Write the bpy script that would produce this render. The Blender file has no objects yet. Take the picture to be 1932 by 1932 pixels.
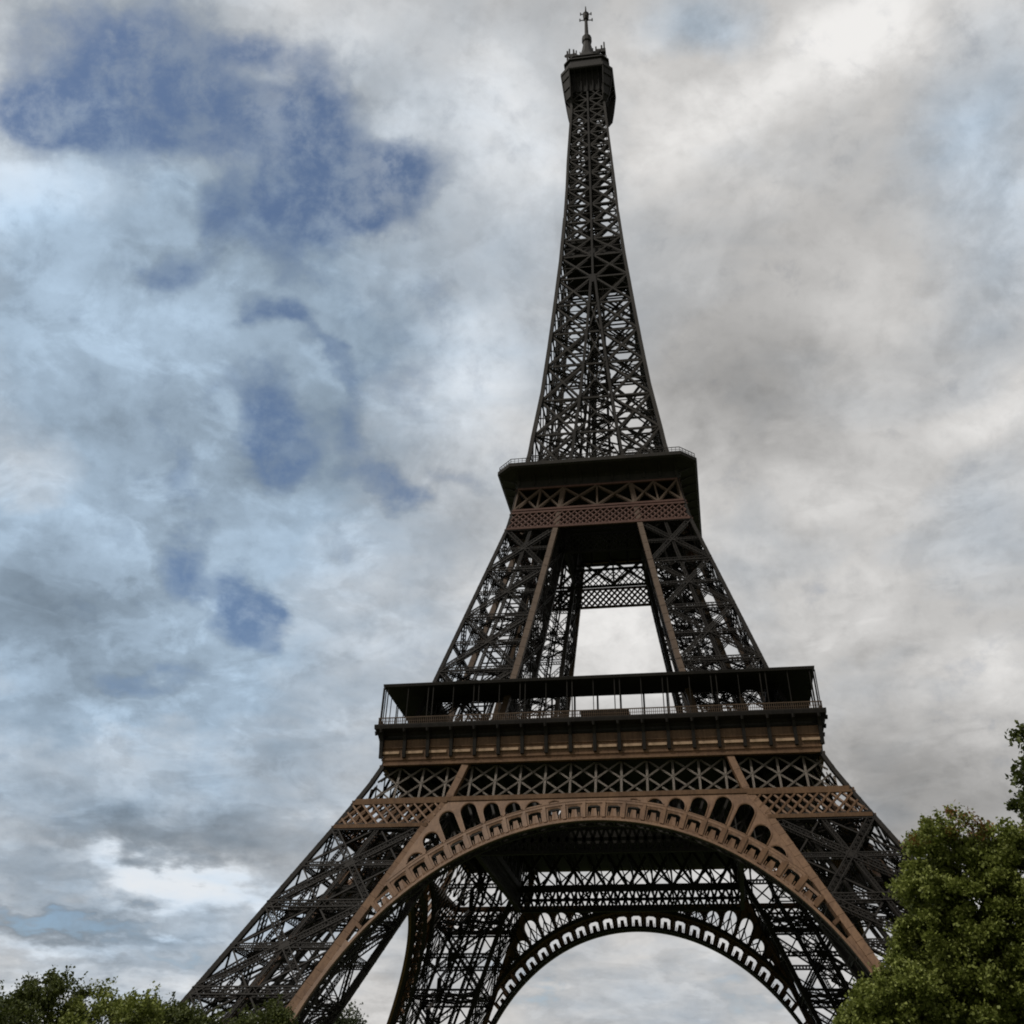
import bpy, math, random
import numpy as np
from mathutils import Vector, Matrix
from mathutils.geometry import tessellate_polygon

PI = math.pi
sc = bpy.context.scene
COL = sc.collection
rng = np.random.default_rng(7)
random.seed(7)

# ------------------------------------------------------------------ camera
CAM = Vector((16.698, -196.06, 1.7))
YAW, PITCH, ROLL, FPX = -0.184334, 0.742901, 0.029202, 1871.96 / 1932.0
F0 = Vector((math.sin(YAW) * math.cos(PITCH), math.cos(YAW) * math.cos(PITCH), math.sin(PITCH)))
R0 = Vector((math.cos(YAW), -math.sin(YAW), 0.0))
U0 = R0.cross(F0)
RR = R0 * math.cos(ROLL) + U0 * math.sin(ROLL)
UU = -R0 * math.sin(ROLL) + U0 * math.cos(ROLL)
cd = bpy.data.cameras.new('camera')
cam = bpy.data.objects.new('camera', cd)
COL.objects.link(cam)
cd.sensor_width = 36.0
cd.sensor_fit = 'HORIZONTAL'
cd.lens = 36.0 * FPX
cd.shift_x = -22.17 / 1932.0
cd.shift_y = -410.84 / 1932.0
cd.clip_start, cd.clip_end = 0.5, 20000.0
M = Matrix((RR, UU, -F0)).transposed().to_4x4()
M.translation = CAM
cam.matrix_world = M
sc.camera = cam

# ------------------------------------------------------------------ view, sampling
sc.view_settings.view_transform = 'Standard'
sc.view_settings.look = 'None'
sc.view_settings.gamma = 1.0
sc.view_settings.exposure = 0.0
sc.render.engine = 'CYCLES'
sc.cycles.max_bounces = 5
sc.cycles.diffuse_bounces = 3
sc.cycles.glossy_bounces = 2
sc.cycles.transmission_bounces = 3
sc.cycles.use_denoising = True
sc.cycles.filter_width = 1.9

# ------------------------------------------------------------------ sun and sky
SUN_EL, SUN_AZ = math.radians(55), math.radians(228)      # azimuth clockwise from +Y
sd = bpy.data.lights.new('sun', 'SUN')
sd.energy = 2.2
sd.angle = math.radians(10)
sd.color = (1.0, 0.95, 0.87)
sun = bpy.data.objects.new('sun', sd)
COL.objects.link(sun)
sdir = Vector((math.sin(SUN_AZ) * math.cos(SUN_EL), math.cos(SUN_AZ) * math.cos(SUN_EL), math.sin(SUN_EL)))
sun.rotation_euler = sdir.to_track_quat('Z', 'Y').to_euler()
sun.location = (0, -300, 400)

world = bpy.data.worlds.new('World')
sc.world = world
world.use_nodes = True
wt = world.node_tree
wt.nodes.clear()


def mk(nt, kind, **kw):
    n = nt.nodes.new(kind)
    for k, v in kw.items():
        setattr(n, k, v)
    return n


def setin(nt, sock, v):
    if hasattr(v, 'is_linked') or hasattr(v, 'links'):
        nt.links.new(v, sock)
    else:
        sock.default_value = v


def mth(nt, op, a, b=None, c=None, clamp=False):
    n = mk(nt, 'ShaderNodeMath', operation=op, use_clamp=clamp)
    setin(nt, n.inputs[0], a)
    if b is not None:
        setin(nt, n.inputs[1], b)
    if c is not None:
        setin(nt, n.inputs[2], c)
    return n.outputs[0]


def vmt(nt, op, a, b=None, scale=None):
    n = mk(nt, 'ShaderNodeVectorMath', operation=op)
    setin(nt, n.inputs[0], a)
    if b is not None:
        setin(nt, n.inputs[1], b)
    if scale is not None:
        setin(nt, n.inputs['Scale'], scale)
    return n.outputs['Value'] if op in ('DOT_PRODUCT', 'LENGTH') else n.outputs[0]


def smooth(nt, x, f0, f1, t0=0.0, t1=1.0):
    n = mk(nt, 'ShaderNodeMapRange', interpolation_type='SMOOTHSTEP')
    setin(nt, n.inputs['Value'], x)
    for nm, v in (('From Min', f0), ('From Max', f1), ('To Min', t0), ('To Max', t1)):
        setin(nt, n.inputs[nm], v)
    return n.outputs['Result']


def noise(nt, vec, scale, detail=4.0, rough=0.55, dist=0.0):
    n = mk(nt, 'ShaderNodeTexNoise')
    nt.links.new(vec, n.inputs['Vector'])
    n.inputs['Scale'].default_value = scale
    n.inputs['Detail'].default_value = detail
    n.inputs['Roughness'].default_value = rough
    n.inputs['Distortion'].default_value = dist
    return n


def build_sky():
    nt = wt
    tc = mk(nt, 'ShaderNodeTexCoord')
    d = tc.outputs['Generated']
    sep = mk(nt, 'ShaderNodeSeparateXYZ')
    nt.links.new(d, sep.inputs[0])
    # coordinates on a flat cloud layer overhead (compressed towards the horizon)
    den = mth(nt, 'ADD', mth(nt, 'MAXIMUM', sep.outputs[2], 0.0), 0.20)
    layer = vmt(nt, 'DIVIDE', d, None)
    lay = nt.nodes[-1]
    comb = mk(nt, 'ShaderNodeCombineXYZ')
    for i in range(3):
        nt.links.new(den, comb.inputs[i])
    nt.links.new(comb.outputs[0], lay.inputs[1])
    # direction coordinates around a fixed bearing of the sky
    w = mth(nt, 'MAXIMUM', vmt(nt, 'DOT_PRODUCT', d, tuple(F0)), 0.12)
    u = mth(nt, 'DIVIDE', vmt(nt, 'DOT_PRODUCT', d, tuple(RR)), w)
    v = mth(nt, 'DIVIDE', vmt(nt, 'DOT_PRODUCT', d, tuple(UU)), w)
    cuv = mk(nt, 'ShaderNodeCombineXYZ')
    nt.links.new(u, cuv.inputs[0])
    nt.links.new(v, cuv.inputs[1])
    uv = cuv.outputs[0]
    n1 = noise(nt, layer, 3.2, 3.0)
    n2 = noise(nt, layer, 11.0, 4.0)
    n3 = noise(nt, uv, 34.0, 4.0, 0.6)

    def warp(base, n, k):
        off = vmt(nt, 'SUBTRACT', n.outputs['Color'], (0.5, 0.5, 0.5))
        return vmt(nt, 'ADD', base, vmt(nt, 'SCALE', off, scale=k))
    uw = warp(warp(warp(uv, n1, 0.10), n2, 0.065), n3, 0.016)
    flat = vmt(nt, 'MULTIPLY', uw, (1.0, 1.0, 0.0))
    front = smooth(nt, vmt(nt, 'DOT_PRODUCT', d, tuple(F0)), 0.25, 0.55)

    def blobs(lst):
        acc = None
        for (x, y, rx, ry, rot, amp) in lst:
            mp = mk(nt, 'ShaderNodeMapping', vector_type='TEXTURE')
            nt.links.new(flat, mp.inputs['Vector'])
            mp.inputs['Location'].default_value = ((x - 988.17) / 1871.96, -(y - 555.16) / 1871.96, 0)
            mp.inputs['Rotation'].default_value = (0, 0, math.radians(rot))
            mp.inputs['Scale'].default_value = (rx / 1871.96, ry / 1871.96, 1)
            b = smooth(nt, vmt(nt, 'LENGTH', mp.outputs[0]), 0.0, 1.0, amp, 0.0)
            acc = b if acc is None else mth(nt, 'ADD', acc, b)
        return mth(nt, 'MULTIPLY', acc, front)

    # openings in the cloud: x, y, rx, ry, tilt, amount
    holes = blobs([
        (250, 95, 300, 200, 0, 1.0), (290, 205, 400, 130, 0, .8), (130, 200, 200, 90, 0, .6),
        (620, 250, 190, 290, 20, .95), (560, 420, 130, 180, 0, .85), (680, 380, 150, 110, 0, .6), (780, 335, 110, 120, 0, .7),
        (445, 390, 75, 190, 0, .6), (345, 520, 120, 65, 0, .6), (525, 622, 90, 46, 0, .62), (610, 685, 110, 36, -35, .5),
        (530, 825, 105, 160, 12, .92), (672, 800, 55, 150, 0, .42), (770, 915, 110, 55, -30, .62), (880, 890, 110, 45, 0, .32),
        (475, 1140, 90, 130, 0, .95), (360, 1060, 100, 80, -30, .65), (235, 1285, 150, 55, 10, .6), (310, 880, 70, 120, 0, .35),
        (120, 1738, 330, 34, 0, .6), (1010, 1850, 190, 50, 0, .30), (1400, 1870, 160, 40, 0, .28),
        (600, 480, 300, 260, 0, .10), (330, 400, 260, 170, 0, .22), (420, 800, 420, 240, 0, .10), (720, 800, 210, 300, 0, .18), (250, 1130, 380, 150, 0, .12), (80, 500, 200, 200, 0, .08),
        (480, 60, 130, 70, 0, .5), (330, 1790, 190, 26, 0, .38)])
    lum = blobs([
        (40, 350, 230, 110, 0, .42), (920, 215, 260, 320, 0, .34), (300, 640, 480, 130, 0, .20), (885, 690, 170, 170, 0, .30),
        (1520, 120, 520, 120, 38, .34), (1640, 30, 200, 90, 0, .2), (1200, 60, 150, 120, 0, .1), (270, 1648, 280, 48, -6, .75), (430, 1700, 330, 50, -4, .45), (110, 1795, 330, 34, 0, .3), (560, 1560, 170, 60, 0, .25), (200, 1860, 420, 34, 0, .22),
        (640, 1190, 330, 150, 0, .14), (1900, 760, 190, 130, 0, .26), (1530, 930, 150, 90, 0, .16), (1870, 1290, 170, 150, 0, .24),
        (1170, 1190, 230, 190, 0, .30), (90, 950, 300, 100, 0, .14), (190, 1440, 360, 120, 0, .14), (560, 1010, 260, 110, 0, .16), (1250, 300, 300, 200, 0, .16),
        (640, 60, 180, 130, 0, .2), (1450, 1100, 320, 200, 0, .06), (150, 1830, 330, 50, 0, -.10), (1230, 1840, 250, 120, 0, .02),
        (1370, 740, 290, 230, 0, -.46), (1760, 1490, 430, 260, 0, -.50), (1690, 1640, 330, 90, 0, -.2), (1480, 500, 330, 170, 0, -.13), (1660, 1180, 300, 120, 20, -.06),
        (80, 1130, 380, 150, 0, -.34), (360, 1575, 420, 90, 0, -.5), (100, 1742, 360, 50, 0, -.42), (560, 1480, 300, 100, 0, -.14),
        (120, 1620, 170, 90, 0, -.2), (60, 835, 150, 100, 0, -.14), (600, 1740, 330, 60, 0, -.12), (500, 850, 500, 150, 0, -.18), (520, 330, 520, 420, 0, -.12),
        (1720, 880, 260, 120, 0, -.08), (140, 1300, 330, 90, 0, -.16), (350, 440, 240, 100, 0, -.15), (700, 1640, 240, 120, 0, -.16)])
    tint = blobs([
        (330, 600, 1000, 1050, 0, 1.25), (250, 1350, 850, 760, 0, .95), (250, 1780, 700, 200, 0, .35), (1880, 300, 230, 520, 0, .75), (1340, 30, 170, 110, 0, .7), (1850, 1000, 200, 200, 0, .3),
        (1250, 1900, 420, 200, 0, .35), (90, 930, 260, 110, 0, -.5), (560, 1200, 300, 180, 0, -.25), (240, 1450, 330, 120, 0, -.35), (300, 1650, 360, 70, 0, -.3)])
    f1 = noise(nt, vmt(nt, 'ADD', layer, (4.3, 1.7, 0.0)), 7.0, 8.0, 0.58, 0.3).outputs['Fac']
    f2 = noise(nt, vmt(nt, 'ADD', layer, (9.1, 5.2, 0.0)), 4.2, 6.0, 0.52, 0.4).outputs['Fac']
    f3 = noise(nt, uv, 26.0, 6.0, 0.62, 0.2).outputs['Fac']
    hraw = mth(nt, 'ADD', holes, mth(nt, 'MULTIPLY', mth(nt, 'SUBTRACT', f1, 0.5), 1.0))
    hraw = mth(nt, 'ADD', hraw, mth(nt, 'MULTIPLY', mth(nt, 'SUBTRACT', f3, 0.5), 0.9))
    hfac = smooth(nt, hraw, 0.10, 0.72, 0.0, 0.98)
    veil = smooth(nt, mth(nt, 'ADD', mth(nt, 'MULTIPLY', f3, .5), mth(nt, 'MULTIPLY', noise(nt, uv, 17.0, 9.0, 0.66, 0.2).outputs['Fac'], .5)), 0.40, 0.62, 1.0, 0.50)
    hfac = mth(nt, 'MULTIPLY', hfac, veil)
    f4 = noise(nt, vmt(nt, 'ADD', layer, (2.2, 8.3, 0.0)), 15.0, 9.0, 0.62, 0.15).outputs['Fac']
    f5 = noise(nt, vmt(nt, 'ADD', layer, (6.6, 3.1, 0.0)), 6.0, 9.0, 0.60, 0.5).outputs['Fac']
    f6 = noise(nt, vmt(nt, 'ADD', uv, (1.6, 2.1, 0.0)), 9.0, 8.0, 0.60, 0.25).outputs['Fac']
    bill = mth(nt, 'SUBTRACT', smooth(nt, f5, 0.47, 0.57), 0.5)          # firm edged heaps of cloud
    bil2 = mth(nt, 'SUBTRACT', smooth(nt, f6, 0.46, 0.58), 0.5)
    rim = mth(nt, 'MULTIPLY', smooth(nt, hraw, -0.30, 0.0), smooth(nt, hraw, 0.0, 0.30, 1.0, 0.0))
    left = mth(nt, 'ADD', mth(nt, 'MULTIPLY', tint, 0.55, clamp=True), 0.5)          # the cover is smoother where it is thick and grey
    l = mth(nt, 'MULTIPLY', lum, 1.3)
    for ff, k in ((f2, .80), (f1, .40)):
        l = mth(nt, 'ADD', l, mth(nt, 'MULTIPLY', mth(nt, 'SUBTRACT', ff, 0.5), k))
    det = mth(nt, 'ADD', mth(nt, 'MULTIPLY', mth(nt, 'SUBTRACT', f4, 0.5), 0.50), mth(nt, 'ADD', mth(nt, 'MULTIPLY', bill, 0.20), mth(nt, 'MULTIPLY', bil2, 0.14)))
    l = mth(nt, 'ADD', l, mth(nt, 'MULTIPLY', det, left))
    l = mth(nt, 'ADD', l, mth(nt, 'MULTIPLY', rim, 0.16))
    l = mth(nt, 'ADD', l, 1.0)
    l = mth(nt, 'POWER', 2.25, mth(nt, 'SUBTRACT', l, 1.0))
    l = mth(nt, 'SMOOTH_MIN', l, 1.72, 0.3)
    t = mth(nt, 'ADD', tint, mth(nt, 'MULTIPLY', mth(nt, 'SUBTRACT', f2, 0.5), -1.0), clamp=True)
    mixc = mk(nt, 'ShaderNodeMix', data_type='RGBA')
    nt.links.new(t, mixc.inputs[0])
    mixc.inputs[6].default_value = (0.505, 0.497, 0.487, 1)
    mixc.inputs[7].default_value = (0.325, 0.420, 0.525, 1)
    # unseen sky behind the viewpoint is dimmed to deepen shade on the tower
    dull = smooth(nt, vmt(nt, 'DOT_PRODUCT', d, (-0.18, 0.93, 0.32)), -0.35, 0.35, 0.5, 1.0)
    cl = vmt(nt, 'SCALE', mixc.outputs[2], scale=mth(nt, 'MULTIPLY', l, dull))
    sky = mk(nt, 'ShaderNodeTexSky', sky_type='NISHITA')
    sky.sun_disc = False
    sky.sun_elevation = SUN_EL
    sky.sun_rotation = SUN_AZ
    sky.air_density = 1.0
    sky.dust_density = 0.7
    sky.ozone_density = 1.1
    b1 = mk(nt, 'ShaderNodeBackground')
    nt.links.new(sky.outputs[0], b1.inputs[0])
    b1.inputs[1].default_value = 0.1
    b2 = mk(nt, 'ShaderNodeBackground')
    nt.links.new(cl, b2.inputs[0])
    b2.inputs[1].default_value = 1.0
    mx = mk(nt, 'ShaderNodeMixShader')
    nt.links.new(hfac, mx.inputs[0])
    nt.links.new(b2.outputs[0], mx.inputs[1])
    nt.links.new(b1.outputs[0], mx.inputs[2])
    out = mk(nt, 'ShaderNodeOutputWorld')
    nt.links.new(mx.outputs[0], out.inputs[0])


build_sky()


# ------------------------------------------------------------------ materials
def paint(name, c1, c2, rough=0.6, scale=0.35, spec=0.3):
    m = bpy.data.materials.new(name)
    m.use_nodes = True
    nt = m.node_tree
    b = nt.nodes['Principled BSDF']
    tc = mk(nt, 'ShaderNodeTexCoord')
    n = noise(nt, tc.outputs['Object'], scale, 6.0, 0.6)
    n2 = noise(nt, tc.outputs['Object'], scale * 9, 3.0, 0.6)
    f = mth(nt, 'ADD', mth(nt, 'MULTIPLY', n.outputs['Fac'], 0.65), mth(nt, 'MULTIPLY', n2.outputs['Fac'], 0.35))
    st = mk(nt, 'ShaderNodeMapping')
    nt.links.new(tc.outputs['Object'], st.inputs['Vector'])
    st.inputs['Scale'].default_value = (2.6, 2.6, 0.16)
    n3 = noise(nt, st.outputs[0], 1.0, 4.0, 0.65)        # rain streaks running down the plates
    f = mth(nt, 'ADD', mth(nt, 'MULTIPLY', f, .65), mth(nt, 'MULTIPLY', n3.outputs['Fac'], .35))
    f = smooth(nt, f, 0.36, 0.64)
    mx = mk(nt, 'ShaderNodeMix', data_type='RGBA')
    nt.links.new(f, mx.inputs[0])
    mx.inputs[6].default_value = (*c1, 1)
    mx.inputs[7].default_value = (*c2, 1)
    nt.links.new(mx.outputs[2], b.inputs['Base Color'])
    b.inputs['Roughness'].default_value = rough
    b.inputs['Specular IOR Level'].default_value = spec
    return m


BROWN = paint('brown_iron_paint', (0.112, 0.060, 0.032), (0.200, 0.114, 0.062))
LATT = paint('shaded_lattice_paint', (0.011, 0.0092, 0.0078), (0.024, 0.020, 0.0165), 0.65, 0.35, 0.18)  # iron brown taken nearly to black, imitating shade among the bars
MID = paint('mid_brown_paint', (0.078, 0.050, 0.031), (0.118, 0.076, 0.048))
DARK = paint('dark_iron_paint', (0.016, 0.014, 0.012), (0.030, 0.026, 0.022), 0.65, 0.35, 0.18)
GREY = paint('grey_lattice_paint', (0.24, 0.205, 0.170), (0.31, 0.265, 0.225))
TOPP = paint('backlit_iron_paint', (0.024, 0.021, 0.018), (0.040, 0.034, 0.028), 0.65, 0.35, 0.18)  # upper ironwork coloured near black to imitate its backlit look
GILT = paint('pale_moulding_paint', (0.40, 0.27, 0.17), (0.52, 0.36, 0.24))
RED = paint('reddish_iron_paint', (0.100, 0.048, 0.036), (0.140, 0.068, 0.050))
STONE = paint('pale_stone', (0.30, 0.27, 0.22), (0.40, 0.36, 0.30), 0.85)


# ------------------------------------------------------------------ mesh collector
class MB:
    def __init__(self):
        self.b = []
        self.V = []
        self.F = []
        self.n = 0

    def bar(self, p, q, w, h=None, n=(0, 0, 1)):
        self.b.append((*p, *q, w, h if h is not None else w, *n))

    def poly(self, verts, faces):
        k = self.n
        self.V += [tuple(v) for v in verts]
        self.F += [tuple(i + k for i in f) for f in faces]
        self.n += len(verts)

    def box(self, x0, x1, y0, y1, z0, z1):
        v = [(x, y, z) for z in (z0, z1) for (x, y) in ((x0, y0), (x1, y0), (x1, y1), (x0, y1))]
        self.poly(v, [(3, 2, 1, 0), (4, 5, 6, 7), (0, 1, 5, 4), (1, 2, 6, 5), (2, 3, 7, 6), (3, 0, 4, 7)])

    def loft(self, rings, cap0=True, cap1=True, close=True):
        m = len(rings[0])
        v = [p for r in rings for p in r]
        f = []
        for i in range(len(rings) - 1):
            for j in range(m if close else m - 1):
                a, b2 = i * m + j, i * m + (j + 1) % m
                f.append((a, b2, b2 + m, a + m))
        if cap0:
            f.append(tuple(range(m - 1, -1, -1)))
        if cap1:
            f.append(tuple((len(rings) - 1) * m + j for j in range(m)))
        self.poly(v, f)

    def tube(self, pts, rad, seg=8):
        rings = []
        for i, p in enumerate(pts):
            a = Vector(pts[max(i - 1, 0)])
            c = Vector(pts[min(i + 1, len(pts) - 1)])
            t = (c - a).normalized()
            s = t.cross(Vector((0, 0, 1)) if abs(t.z) < .9 else Vector((1, 0, 0))).normalized()
            o = s.cross(t)
            r = rad[i] if hasattr(rad, '__len__') else rad
            rings.append([tuple(Vector(p) + s * (r * math.cos(2 * PI * k / seg)) + o * (r * math.sin(2 * PI * k / seg))) for k in range(seg)])
        self.loft(rings)

    def rot4(self):
        """repeat what has been collected on the other three sides"""
        nb = []
        for k in range(4):
            c, s = [(1, 0), (0, 1), (-1, 0), (0, -1)][k]
            for t in self.b:
                p, q, w, h, n = t[0:3], t[3:6], t[6], t[7], t[8:11]
                R = lambda a: (c * a[0] - s * a[1], s * a[0] + c * a[1], a[2])
                nb.append((*R(p), *R(q), w, h, *R(n)))
        self.b = nb
        if self.V:
            V0, F0_, m = list(self.V), list(self.F), len(self.V)
            for k in range(1, 4):
                c, s = [(1, 0), (0, 1), (-1, 0), (0, -1)][k]
                self.V += [(c * a[0] - s * a[1], s * a[0] + c * a[1], a[2]) for a in V0]
                self.F += [tuple(i + k * m for i in f) for f in F0_]
            self.n = len(self.V)

    def build(self, name, mat, parent=None, smooth_=False):
        V = np.array(self.V, float).reshape(-1, 3)
        faces = list(self.F)
        if self.b:
            A = np.array(self.b, float)
            P, Q, W, H, N = A[:, 0:3], A[:, 3:6], A[:, 6:7] / 2, A[:, 7:8] / 2, A[:, 8:11]
            ax = Q - P
            ax /= np.linalg.norm(ax, axis=1, keepdims=True) + 1e-12
            s = np.cross(ax, N)
            ln = np.linalg.norm(s, axis=1, keepdims=True)
            bad = ln[:, 0] < 1e-3
            s[bad] = np.cross(ax[bad], np.array([1.0, 0.01, 0]))
            s /= np.linalg.norm(s, axis=1, keepdims=True)
            n = np.cross(s, ax)
            cs = [P - s * W - n * H, P + s * W - n * H, P + s * W + n * H, P - s * W + n * H,
                  Q - s * W - n * H, Q + s * W - n * H, Q + s * W + n * H, Q - s * W + n * H]
            BV = np.stack(cs, 1).reshape(-1, 3)
            k0 = len(V)
            V = np.vstack([V, BV])
            f = np.array([(0, 3, 2, 1), (4, 5, 6, 7), (0, 1, 5, 4), (1, 2, 6, 5), (2, 3, 7, 6), (3, 0, 4, 7)])
            FF = (np.arange(len(A))[:, None, None] * 8 + f[None] + k0).reshape(-1, 4)
            faces += [tuple(r) for r in FF.tolist()]
        me = bpy.data.meshes.new(name)
        me.from_pydata(V.tolist(), [], faces)
        me.materials.append(mat)
        if smooth_:
            me.polygons.foreach_set('use_smooth', [True] * len(me.polygons))
        me.update()
        o = bpy.data.objects.new(name, me)
        COL.objects.link(o)
        if parent:
            o.parent = parent
        return o


def lattice_beam(mb, p, q, n, d, t, chord=0.2, lace=0.11, double=True):
    """open box beam: four corner bars and zigzag lacing on the two faces with normal n"""
    p, q, n = Vector(p), Vector(q), Vector(n).normalized()
    a = q - p
    L = a.length
    a.normalize()
    s = n.cross(a).normalized()
    nn = a.cross(s)
    for i in (-1, 1):
        for j in (-1, 1):
            o = s * (i * d / 2) + nn * (j * t / 2)
            mb.bar(p + o, q + o, chord, chord, nn)
    m = max(2, int(round(L / (d * 1.0))))
    for j in (-1, 1):
        for k in range(m):
            for sg in ((1, -1) if double else ((1,) if k % 2 else (-1,))):
                o1 = s * (-sg * d / 2) + nn * (j * t / 2)
                o2 = s * (sg * d / 2) + nn * (j * t / 2)
                mb.bar(p + a * (L * k / m) + o1, p + a * (L * (k + 1) / m) + o2, lace, lace * .6, nn)


def empty(name, loc=(0, 0, 0), parent=None):
    o = bpy.data.objects.new(name, None)
    o.empty_display_size = 0.5
    COL.objects.link(o)
    o.location = loc
    if parent:
        o.parent = parent
    return o


def tag(o, label=None, cat=None, group=None, kind=None):
    for k, v in (('label', label), ('category', cat), ('group', group), ('kind', kind)):
        if v:
            o[k] = v
    return o


def children(o):
    return [c for c in bpy.data.objects if c.parent == o]


def turn(o, k):
    """copy of a part (with its sub-parts) turned k quarter turns about the tower axis"""
    c = o.copy()
    COL.objects.link(c)
    c.parent = o.parent
    c.rotation_euler[2] = k * PI / 2
    for ch in children(o):
        g = ch.copy()
        COL.objects.link(g)
        g.parent = c
    return c


def four(o):
    for k in (1, 2, 3):
        turn(o, k)
    return o


# ------------------------------------------------------------------ ground
gm = paint('lawn_ground', (0.040, 0.060, 0.018), (0.075, 0.090, 0.032), 0.9, 0.08)
g = MB()
S = 6000
g.poly([(-S, -S, 0), (S, -S, 0), (S, S, 0), (-S, S, 0)], [(0, 1, 2, 3)])
ground = g.build('ground', gm)
tag(ground, 'flat green lawn spread around the tower', 'ground', kind='structure')

# ------------------------------------------------------------------ tower profile
WZ = [(0, 62.45), (43, 39.25), (47, 37.15), (50, 35.65), (53, 34.35), (58, 31.9), (64, 29.95), (68.7, 28.5), (88, 22.95), (102.9, 18.65), (108.5, 17.55), (113, 16.9),
      (118, 15.9), (122.8, 15.1), (128.3, 14.45), (141, 12.8), (155, 11.5), (168, 10.4), (187, 8.9), (205, 7.8), (218, 7.2), (231, 6.8), (256, 5.65), (280, 5.1)]
VZ = [(0, 46.2), (43, 24.5), (46.9, 22.0), (53, 20.1), (59, 15.9), (70.6, 13.6), (81.7, 11.6), (92.5, 9.75), (103, 7.95), (113, 6.6), (123, 5.0), (140, 3.2), (160, 1.55), (172, .7), (181, 0.12), (300, 0.12)]
_wz = np.array(WZ)
_vz = np.array(VZ)
W = lambda z: float(np.interp(z, _wz[:, 0], _wz[:, 1]))
V = lambda z: float(np.interp(z, _vz[:, 0], _vz[:, 1]))
FP = lambda x, z, off=0.0: (x, -W(z) - off, z)          # a point on the front face

tower = empty('lattice_tower')
tag(tower, 'tall brown iron lattice tower with four splayed legs, arches and two platforms', 'tower')


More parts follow.
